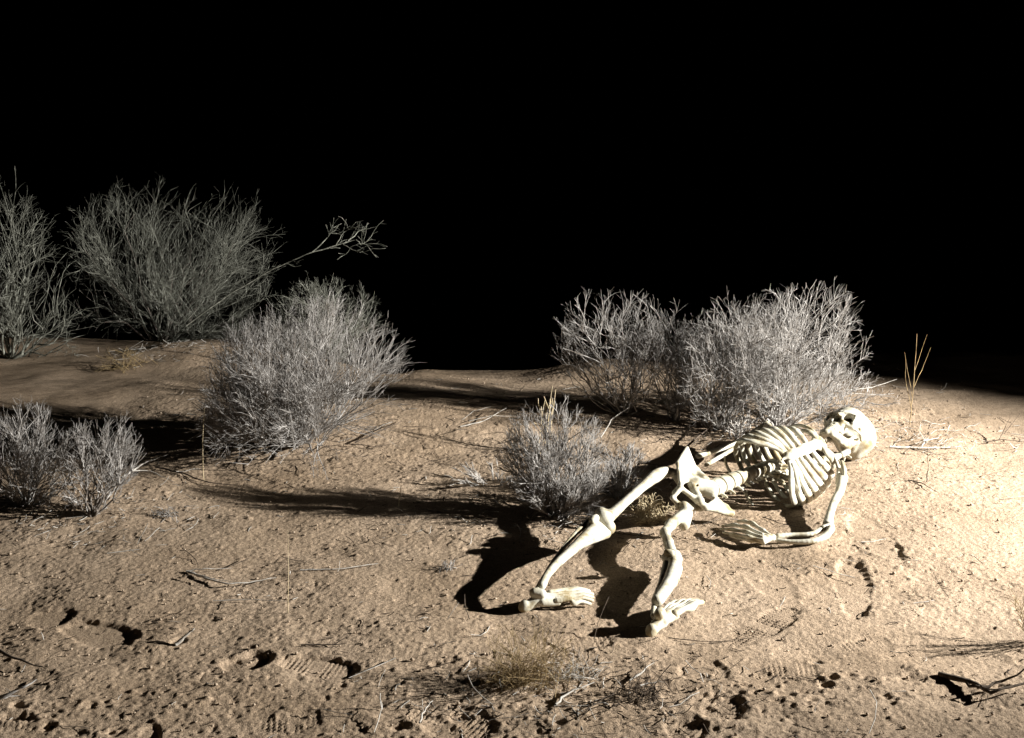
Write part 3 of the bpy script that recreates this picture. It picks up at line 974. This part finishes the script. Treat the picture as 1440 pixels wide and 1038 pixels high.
    bone('tibia', [(W(838, 744, .096), .026), (W(826, 754, .092), .022), (W(806, 772, .092), .0165), (W(786, 790, .088), .0140), (W(770, 808, .082), .0125), (W(762, 824, .076), .0125)], root,
         extra=[('c', W(851, 749, .076), W(832, 742, .098), .021, .022), ('c', W(846, 752, .078), W(820, 763, .087), .018, .014)], k=.014)
    bone('fibula', [(W(827, 734, .108), .012), (W(808, 752, .098), .0085), (W(782, 784, .086), .0065), (W(764, 812, .078), .0062), (W(756, 828, .07), .009)], root, k=.006)
    foot(root, W(738, 852, .030), W(838, 835, .028), .085, 1)

    # ---- left leg (near side), shin towards the camera
    bone('femur', [(W(962, 712, .105), .018), (W(966, 722, .085), .019), (W(962, 738, .055), .020)], root, extra=[
        ('c', W(962, 722, .085), W(943, 738, .080), .018, .018), ('c', W(943, 738, .080), W(935, 749, .078), .0175, .0165),
        ('c', W(935, 749, .078), W(940, 763, .072), .0155, .0155), ('c', W(940, 763, .072), W(944, 777, .066), .0155, .019)], k=.010)
    bone('patella', [(W(938, 777, .090), .010), (W(945, 778, .090), .010)], root, extra=[('e', W(941, 778, .088), (.014, .013, .011))])
    bone('tibia', [(W(948, 782, .062), .0225), (W(949, 794, .058), .0210), (W(944, 812, .058), .0215), (W(935, 830, .056), .0200), (W(924, 845, .056), .0180)], root,
         extra=[('c', W(938, 784, .060), W(950, 786, .062), .018, .018), ('c', W(954, 800, .052), W(944, 820, .056), .012, .016)], k=.012,
         cut=[('c', W(919, 857, .058), W(921, 850, .056), .014, .010)])
    bone('fibula', [(W(936, 792, .054), .0095), (W(929, 818, .048), .0070), (W(921, 842, .044), .0075), (W(919, 866, .038), .0095)], root, k=.006)
    foot(root, W(916, 886, .030), W(977, 838, .040), .062, -1)

    # ---- left arm lying along the near side, hand beside the hip
    sh = W(1184, 672, .090); el = W(1161, 748, .035); wr = W(1088, 756, .030)
    bone('clavicle', [(cw((.020, .070, .105)), .0085), (cw((.055, .068, .122)), .0066), (cw((.095, .045, .130)), .0070), (W(1184, 660, .12), .0085)], root, k=.006)
    bone('scapula', [(W(1184, 650, .14), .008), (W(1187, 664, .115), .010), (W(1184, 680, .075), .007)], root,
         extra=[('c', W(1180, 656, .11), W(1176, 680, .05), .007, .005)], k=.012)
    bone('humerus', [(sh, .022), (W(1181, 690, .072), .0165), (W(1173, 706, .058), .0145), (W(1167, 724, .046), .0145), (W(1164, 738, .040), .018)], root,
         extra=[('c', W(1168, 741, .042), W(1158, 744, .042), .014, .014)], k=.010)
    bone('ulna', [(W(1168, 744, .046), .014), (W(1160, 754, .034), .0125), (W(1142, 761, .028), .0095), (W(1115, 762, .024), .0080), (W(1094, 760, .024), .0075)], root, k=.006)
    bone('radius', [(W(1156, 745, .040), .0115), (W(1140, 751, .038), .0080), (W(1116, 752, .036), .0075), (W(1094, 754, .034), .0100)], root, k=.006)
    hand(root, W(1086, 756, .034), [
        [(1074, 747, .040), (1058, 736, .040), (1047, 733, .034), (1038, 733, .028)],
        [(1072, 752, .046), (1050, 741, .050), (1032, 738, .042), (1016, 740, .026)],
        [(1072, 756, .044), (1050, 748, .048), (1032, 745, .040), (1014, 744, .024)],
        [(1073, 760, .038), (1052, 755, .042), (1034, 752, .034), (1017, 749, .020)],
        [(1074, 763, .030), (1056, 760, .032), (1040, 757, .026), (1026, 753, .016)]])
    # ---- right arm behind the body, mostly hidden
    rs = cw((-.130, -.075, .115))
    re_ = W(1079, 600, .135)
    bone('clavicle', [(cw((-.020, .070, .105)), .0085), (cw((-.055, .066, .112)), .0062), (cw((-.095, .030, .112)), .0068), (cw((-.120, -.040, .115)), .0085)], root, k=.006)
    bone('humerus', [(rs, .021), (lerp(rs, re_, .3), .0145), (lerp(rs, re_, .7), .0135), (re_, .018)], root, k=.010)
    bone('ulna', [(re_, .013), (W(1030, 632, .055), .009), (W(993, 654, .040), .0085)], root, k=.006)
    bone('radius', [(re_ + [0, .015, .008], .012), (W(1030, 625, .075), .009), (W(982, 641, .085), .0115)], root, k=.006)
    return root


def foot(root, heel, toe, width, side):
    """sub-parts: heel block and five rays"""
    f = np.array(toe) - np.array(heel); Lf = np.linalg.norm(f); fw = f / Lf
    sd = unit(np.cross(fw, [0, 0, 1])) * side; up = np.cross(sd, fw); up = up if up[2] > 0 else -up
    def q(a, b, c): return np.array(heel) + fw * a * Lf + sd * b * width + up * c
    bs = bone('foot', [(q(-.02, 0, -.006), .015), (q(.10, 0, .004), .0165), (q(.22, 0, .016), .0165)], root,
              extra=[('e', q(.0, 0, .0), (.017, .015, .019)), ('c', q(.20, -.16, .010), q(.42, -.30, .004), .0135, .0115), ('c', q(.22, .15, .008), q(.42, .24, .004), .0130, .0115),
                     ('c', q(.28, -.08, .016), q(.45, -.06, .010), .0125, .0110), ('c', q(.28, .08, .014), q(.45, .10, .008), .0125, .0110),
                     ('c', q(.14, -.06, .034), q(.22, .06, .032), .0155, .0150), ('c', q(.05, -.10, .002), q(.20, -.20, .000), .010, .010)], k=.004, h=.0024)
    for i in range(5):
        b = -.42 + .21 * i
        ln = [1.0, 1.02, .98, .93, .86][i]
        rr = [.0105, .0072, .0070, .0068, .0070][i]
        p = [q(.40, b * .7, .012), q(.56, b * .95, .012), q(.70 * ln, b * 1.08, .002), q(.82 * ln, b * 1.1, .004), q(.97 * ln, b * 1.1, -.010)]
        bone('toe', [(p[0], rr * 1.25), (p[1], rr * .8), (p[2], rr * 1.3), (p[3], rr * .85), (p[4], rr * .85)], bs, k=.003, h=.0022)


def hand(root, wrist, fingers):
    c = np.array(wrist)
    kn = [W(*fg[0]) for fg in fingers]
    bs = bone('hand', [(c, .0125), (lerp(c, kn[2], .5), .0125)], root,
              extra=[('c', lerp(c, kn[1], .4), lerp(c, kn[1], .9), .0085, .008), ('c', lerp(c, kn[2], .4), lerp(c, kn[2], .9), .0085, .008), ('c', lerp(c, kn[3], .4), lerp(c, kn[3], .9), .0085, .0075),
                     ('c', lerp(c, kn[4], .4), lerp(c, kn[4], .9), .008, .007), ('c', lerp(c, kn[0], .3), lerp(c, kn[0], .9), .008, .007)], k=.003, h=.0022)
    for i, fg in enumerate(fingers):
        p = [W(*x) for x in fg]
        r = .0066 if i else .0072
        m1 = lerp(p[0], p[1], .5)
        bone('finger', [(p[0], r * 1.2), (m1, r * .8), (p[1], r * 1.2), (lerp(p[1], p[2], .5), r * .8), (p[2], r * 1.05), (lerp(p[2], p[3], .5), r * .75), (p[3], r * .7)], bs, k=.002, h=.0020)


ROLL = 43
build_skeleton()

# ================================================================ SHRUBS
if not globals().get('SKEL_ONLY'):
    shrub('desert_shrub', 'sparse pale tangled shrub cut off by the left edge of the photo', 'shrub', (15, 503), -95, 112, 262, 1, M_OLIVE, 'spiny', 230, 800, 900, stems=26, maxang=88, thick=1.0, tmin=.1)
    shrub('desert_shrub', 'largest shrub, wide grey-green thorny crown on a dark crooked stem at upper left', 'shrub', (228, 478), 112, 440, 240, 2, M_OLIVE, 'spiny', 460, 2400, 3600, stems=30, maxang=84, thick=.85, stem_mat=M_BARK, fan=.35, tmin=.25)
    shrub('desert_shrub', 'dim grey-green thorny shrub low behind the rounded grey shrub', 'shrub', (468, 505), 385, 562, 382, 3, M_OLIVE, 'spiny', 260, 1200, 2000, depth=.6, stems=18, maxang=88, thick=.85)
    shrub('desert_shrub', 'rounded dense grey shrub of upright twigs left of centre', 'shrub', (425, 618), 283, 572, 428, 4, M_GREY, 'upright', 1100, 5000, 5200, lob=.35, depth=.45, stems=44, maxang=86, thick=.9, tmin=.1, flat=.05)
    shrub('desert_shrub', 'grey upright-twigged shrub low at the left edge, leftmost of the low pair', 'shrub', (35, 708), -70, 122, 562, 5, M_GREY, 'upright', 260, 1000, 1000, fan=.4, stems=24, maxang=86, thick=.9, flat=.04)
    shrub('desert_shrub', 'grey shrub with bare dark trunks right beside the leftmost low shrub', 'shrub', (130, 722), 76, 200, 560, 6, M_GREY, 'upright', 150, 600, 600, stems=16, maxang=80, stem_mat=M_BARK, thick=1.0, fan=.4, tmin=.35, flat=.04)
    shrub('desert_shrub', 'small dense whitish-grey shrub just left of the raised knee', 'shrub', (780, 722), 700, 855, 570, 7, M_GREY, 'upright', 420, 2300, 2600, stems=34, maxang=84, thick=.9, fan=.3, tmin=.15)
    shrub('desert_shrub', 'flat wispy pale tuft of twigs lying left of the small dense shrub', 'shrub', (695, 680), 630, 735, 645, 8, M_PALE, 'upright', 81, 270, 135, stems=14, maxang=89, flat=.01)
    shrub('desert_shrub', 'low fuzzy grey shrub between the small dense shrub and the thigh bone', 'shrub', (872, 700), 822, 925, 625, 9, M_GREY, 'upright', 240, 1000, 800, stems=20, maxang=86, thick=.85)
    shrub('desert_shrub', 'open pale grey shrub, left one of the row behind the skeleton', 'shrub', (880, 582), 778, 950, 405, 10, M_GREY, 'spiny', 190, 1000, 1500, thick=.82, lob=1.7, stems=22, maxang=74, fan=.75, tmin=.3)
    shrub('desert_shrub', 'narrow pale shrub of the row, second from the left behind the skeleton', 'shrub', (948, 590), 885, 1020, 408, 18, M_GREY, 'spiny', 190, 1000, 1500, thick=.82, lob=1.7, stems=22, maxang=72, fan=.7, tmin=.3)
    shrub('desert_shrub', 'tall pale grey shrub in the middle of the row behind the skeleton', 'shrub', (1010, 602), 915, 1110, 402, 19, M_GREY, 'spiny', 310, 1800, 2700, thick=.82, lob=1.6, depth=.36, stems=30, maxang=78, fan=.55)
    shrub('desert_shrub', 'widest shrub of the row behind the skeleton, the one nearest to the skull', 'shrub', (1090, 602), 995, 1212, 392, 20, M_GREY, 'spiny', 360, 2000, 3100, thick=.82, lob=1.6, depth=.42, stems=32, maxang=82, fan=.5)
    shrub('desert_shrub', 'low sprawling bare twigs reaching right behind the skull', 'shrub', (1150, 578), 1085, 1265, 500, 13, M_GREY, 'spiny', 120, 500, 700, thick=.8, stems=18, maxang=89, flat=.03)
    shrub('desert_shrub', 'small bleached low bush of crooked twigs touching the far ribs', 'shrub', (1035, 618), 985, 1085, 572, 14, M_PALE, 'spiny', 70, 200, 160, stems=14, maxang=86, thick=1.1)
    shrub('desert_shrub', 'wispy brown twigged plant cut off by the right edge of the photo', 'shrub', (1462, 905), 1405, 1520, 815, 15, M_BROWN, 'upright', 70, 200, 120, stems=12, maxang=80, thick=.5)
    grass('straw_tussock', 'tan straw tussock bent over under the thigh bone', 'tussock', (912, 735), 868, 948, 690, 21, M_STRAW, n=170, droop=.9, thick=.0013, spread=.035, zmin=.05, depth=.06)
    grass('grass_clump', 'wiry brown grass clump in the foreground below the two feet', 'grass clump', (735, 958), 665, 828, 865, 22, M_BROWN, n=220, droop=.15, thick=.0007, spread=.055)
    grass('grass_clump', 'flattened bleached grass beside the wiry brown clump', 'grass clump', (800, 950), 745, 865, 915, 23, M_STICK, n=60, droop=.2, thick=.0009, spread=.05, zmin=.02)
    grass('dry_tuft', 'small dark tuft of twigs in the foreground right of the brown grass', 'tuft', (905, 978), 872, 940, 938, 24, M_DARK, n=50, droop=.3, thick=.0012, zmin=.05)
    grass('dry_tuft', 'tiny grey tuft on the open sand left of the bent shin', 'tuft', (630, 802), 612, 655, 782, 25, M_GREY, n=30, droop=.3, thick=.0012, spread=.02, zmin=.05)
    grass('dry_tuft', 'flat grey tuft on the sand right of the low left shrubs', 'tuft', (232, 724), 208, 250, 710, 26, M_GREY, n=36, droop=.3, thick=.0014, spread=.03, zmin=.02)
    grass('dry_tuft', 'two pale shoots rising behind the small dense shrub', 'tuft', (765, 640), 752, 790, 515, 27, M_STRAW, n=9, droop=.05, thick=.0022, spread=.02, zmin=.6)

    grass('dry_tuft', 'low scrubby tuft in the dim ground at the foot of the largest shrub', 'tuft', (170, 520), 130, 215, 480, 29, M_BROWN, n=60, droop=.3, thick=.0013, spread=.08, zmin=.1)
    st = M_STICK
    stick('bare_branch', 'long bleached branch sticking out to the right of the largest shrub', 'branch', [(262, 458, 0, 6.95), (325, 412, 0, 6.9), (385, 378, 0, 6.85), (430, 358, 0, 6.8), (480, 343, 0, 6.8), (500, 337, 0, 6.8)], .0055, M_OLIVE,
          forks=[[(470, 346, 0, 6.8), (485, 326, 0, 6.8), (497, 318, 0, 6.75)], [(480, 342, 0, 6.8), (496, 352, 0, 6.75), (512, 356, 0, 6.7)], [(440, 355, 0, 6.8), (462, 332, 0, 6.85), (470, 322, 0, 6.9)], [(490, 339, 0, 6.8), (505, 325, 0, 6.85), (514, 322, 0, 6.9)], [(500, 337, 0, 6.8), (508, 345, 0, 6.8), (515, 340, 0, 6.8)]], twigs=6)
    stick('dry_stalk', 'tan forked stalk standing alone right of the bushes above the skull', 'stalk', [(1279, 602, -.01), (1283, 560, .125), (1290, 470, .41)], .0024, M_BROWN,
          forks=[[(1281, 572, .09), (1273, 530, .21), (1274, 505, .29)], [(1285, 545, .17), (1300, 512, .27), (1309, 488, .35)], [(1287, 520, .25), (1303, 470, .41)], [(1283, 558, .13), (1272, 495, .33)]])
    stick('dry_stalk', 'single pale stalk on the sand left of the rounded grey shrub', 'stalk', [(286, 678, -.01), (285, 620, .15), (288, 570, .28)], .0022, M_STRAW)
    stick('dry_stalk', 'hair-thin tall stalk on the open sand at lower left', 'stalk', [(405, 868, -.01), (406, 810, .115), (405, 745, .24)], .0014, M_STRAW)
    stick('dry_stalk', 'thin pale stalk in front of the long shrub shadow', 'stalk', [(560, 716, -.01), (563, 690, .06), (566, 668, .12)], .002, M_STRAW)
    stick('dry_stalk', 'small leaning stalk on the sand just right of the skull', 'stalk', [(1303, 682, -.01), (1305, 655, .065), (1304, 628, .13)], .0022, M_DARK)
    stick('ground_stick', 'bleached forked stick lying right of the skull', 'stick', [(1250, 628, .008), (1290, 630, .010), (1350, 628, .010)], .0058, st,
          forks=[[(1290, 630, .01), (1308, 636, .01), (1338, 644, .01)], [(1295, 630, .01), (1300, 620, .03), (1322, 616, .03)]])
    stick('ground_stick', 'thin dark twig on the sand at the right edge', 'stick', [(1383, 622, .006), (1410, 618, .02), (1445, 622, .006)], .003, M_DARK, forks=[[(1405, 618, .02), (1414, 602, .05), (1425, 577, .11)], [(1412, 610, .04), (1440, 576, .11)]])
    stick('ground_stick', 'dark curved twig on the sand right of the leaning stalk', 'stick', [(1277, 675, .006), (1300, 681, .008), (1318, 692, .006)], .0028, M_DARK)
    stick('ground_stick', 'dark looped twig with a pale end on the open sand at lower left', 'stick', [(262, 803, .004), (285, 812, .008), (320, 821, .012), (350, 819, .008), (387, 813, .008)], .0040, st,
          forks=[[(262, 803, .008), (290, 800, .018), (325, 799, .006)], [(270, 806, .02), (300, 815, .02), (330, 819, .012)]])
    stick('ground_stick', 'long thin pale stick lying on the open sand left of the bent shin', 'stick', [(421, 804, .003), (450, 803, .006), (485, 801, .008), (532, 792, .006)], .0032, st)
    stick('ground_stick', 'faint straight twig below the long thin pale stick', 'stick', [(300, 845, .004), (350, 843, .006), (410, 846, .006)], .0018, st)
    stick('ground_stick', 'short pale upright splinter with a dark shadow in lower left sand', 'stick', [(247, 906, .004), (260, 895, .022), (274, 884, .040)], .0065, st)
    stick('ground_stick', 'thin dark branch lying below the single pale stalk', 'stick', [(218, 658, .010), (255, 664, .012), (290, 678, .008), (330, 682, .006)], .0040, M_DARK, forks=[[(250, 664, .01), (268, 674, .01), (285, 681, .006)]])
    stick('ground_stick', 'pale fallen branch beside the shrub with bare dark trunks', 'stick', [(172, 672, .02), (200, 655, .03), (236, 640, .03)], .0050, st, forks=[[(185, 664, .03), (210, 664, .02), (245, 678, .01)]])
    stick('ground_stick', 'bleached forked twig in the foreground right of the brown grass', 'stick', [(781, 992, .004), (803, 972, .012), (834, 960, .014)], .0038, st, forks=[[(803, 972, .012), (815, 966, .02), (826, 970, .008)]])
    stick('ground_stick', 'pale angled twigs lying above the small dark tuft', 'stick', [(886, 958, .006), (905, 945, .012), (920, 934, .016)], .0036, st, forks=[[(900, 965, .006), (925, 958, .012), (938, 962, .008)]])
    stick('ground_stick', 'pale bent twig at the bottom edge left of the brown grass', 'stick', [(591, 1016, .004), (596, 1000, .014), (608, 985, .016)], .0030, st)
    stick('ground_stick', 'small dark forked twig on open sand right of the pale splinter', 'stick', [(424, 908, .004), (455, 907, .006), (488, 906, .006)], .0030, M_DARK, forks=[[(470, 907, .006), (488, 895, .02), (490, 885, .03)]])
    stick('ground_stick', 'low dark branch at the left edge, upper one of two', 'stick', [(-20, 905, .02), (20, 925, .025), (58, 938, .01)], .0060, M_DARK)
    stick('ground_stick', 'low dark branch at the left edge, nearer the bottom corner', 'stick', [(-10, 990, .01), (20, 972, .04), (48, 957, .06)], .0065, M_GREY, forks=[[(0, 985, .02), (30, 980, .01)]])
    stick('ground_stick', 'dark gnarled branch half in shadow at lower right edge', 'stick', [(1322, 952, .004), (1365, 960, .014), (1395, 975, .022), (1450, 958, .03)], .0085, M_DARK, forks=[[(1360, 962, .01), (1378, 966, .03), (1400, 970, .03)], [(1380, 968, .02), (1420, 955, .03), (1460, 930, .08)]])
    stick('ground_stick', 'long pale twig crossing the sand in front of the shrub row', 'stick', [(845, 615, .004), (860, 590, .06), (885, 572, .09), (900, 560, .12)], .0034, st)
    stick('ground_stick', 'dark dead branch lying left of the far ribs', 'stick', [(955, 638, .006), (985, 612, .03), (1010, 592, .06)], .0052, M_DARK)
    stick('ground_stick', 'dark bent branch behind the small dense shrub', 'stick', [(822, 628, .03), (845, 638, .03), (880, 650, .02)], .0068, M_DARK)
    stick('ground_stick', 'thin pale root running from the rounded grey shrub onto the sand', 'stick', [(500, 622, .01), (535, 606, .015), (565, 592, .01)], .0038, M_DARK, forks=[[(490, 624, .01), (530, 628, .01), (560, 622, .006)]])
    stick('ground_stick', 'loose pale twigs on the lit sand left of the shoots', 'stick', [(648, 602, .004), (680, 592, .02), (712, 574, .03)], .0034, st, forks=[[(660, 594, .01), (690, 585, .03), (725, 585, .01)], [(650, 592, .01), (665, 578, .04), (690, 572, .05)]])
    stick('ground_stick', 'thin dark twig on the sand beside the hand and lowest ribs', 'stick', [(1076, 728, .005), (1100, 738, .008), (1130, 744, .005)], .0020, M_DARK, forks=[[(1088, 732, .006), (1112, 734, .008), (1128, 738, .01)]])
    stick('ground_stick', 'hair-thin dark twig on the sand right of the near foot', 'stick', [(940, 897, .004), (985, 902, .006), (1030, 902, .004)], .0016, M_DARK)
    stick('ground_stick', 'bare pale twigs on the sand behind the skull', 'stick', [(1190, 552, .04), (1225, 545, .06), (1262, 540, .05)], .0038, st, forks=[[(1190, 556, .03), (1225, 556, .03), (1258, 560, .02)], [(1205, 548, .05), (1235, 535, .08)]])

    # litter and small stones nobody could count
    rng = np.random.default_rng(8)
    vs, fs, o = [], [], 0
    ico = np.array([[0, 0, 1], [.9, 0, .3], [.28, .85, .3], [-.72, .52, .3], [-.72, -.52, .3], [.28, -.85, .3], [0, 0, -.6]])
    icf = [[0, 1, 2], [0, 2, 3], [0, 3, 4], [0, 4, 5], [0, 5, 1], [6, 2, 1], [6, 3, 2], [6, 4, 3], [6, 5, 4], [6, 1, 5]]
    V = []; Fc = []
    for _ in range(9000):
        x = rng.uniform(-1.8, 2.3); y = 2.5 + 4.2 * rng.random() ** 1.2
        if hash2(np.array([np.floor(x * 3)]), np.array([np.floor(y * 3)]), 3)[0] < rng.random() * .9: continue
        s = .0013 + .0055 * rng.random() ** 5
        p = ico * s * rng.uniform(.7, 1.3, 3) * rng.uniform(.85, 1.15, ico.shape)
        a = rng.uniform(0, 6.28); p = p @ np.array([[math.cos(a), math.sin(a), 0], [-math.sin(a), math.cos(a), 0], [0, 0, 1]])
        V.append(p + [x, y, gzf(x, y) + s * .35]); Fc.append(np.array(icf) + 7 * len(Fc))
    tag(mesh_obj('gravel', np.concatenate(V), np.concatenate(Fc), M_STONE, smooth=False), kind='stuff')
    n = 2900
    x = rng.uniform(-1.8, 2.3, n); y = 2.5 + 3.9 * rng.random(n) ** 1.1
    # more litter round the shrubs
    ctr = [G(*c) for c in ((425, 620), (785, 725), (60, 705), (130, 720), (1000, 605), (1100, 610), (880, 590), (1200, 590), (740, 640), (230, 490), (905, 740), (740, 965), (905, 970), (1300, 620))]
    for j in range(0, 2100):
        c = ctr[j % len(ctr)]; x[j] = c[0] + rng.normal() * .22; y[j] = c[1] + rng.normal() * .14
    z = np.array([gzf(a, b) for a, b in zip(x, y)]) + .003
    d = np.stack([rng.normal(size=n), rng.normal(size=n), rng.normal(size=n) * .12 + .05], 1)
    P = walk(rng, np.stack([x, y, z], 1), d, np.where(rng.random(n) < .12, rng.uniform(.06, .15, n), rng.uniform(.01, .05, n)), 4, .25)
    P[..., 2] = np.maximum(P[..., 2], z[:, None] - .001)
    rad = np.repeat(rng.uniform(.0007, .0016, (n, 1)), 4, 1)
    for nm, sel, mt in (('twig_litter', slice(0, n, 2), M_DARK), ('pale_litter', slice(1, n, 2), M_STICK)):
        v, f = tubes(P[sel], rad[sel], 3)
        tag(mesh_obj(nm, v, f, mt), kind='stuff')
print('done')
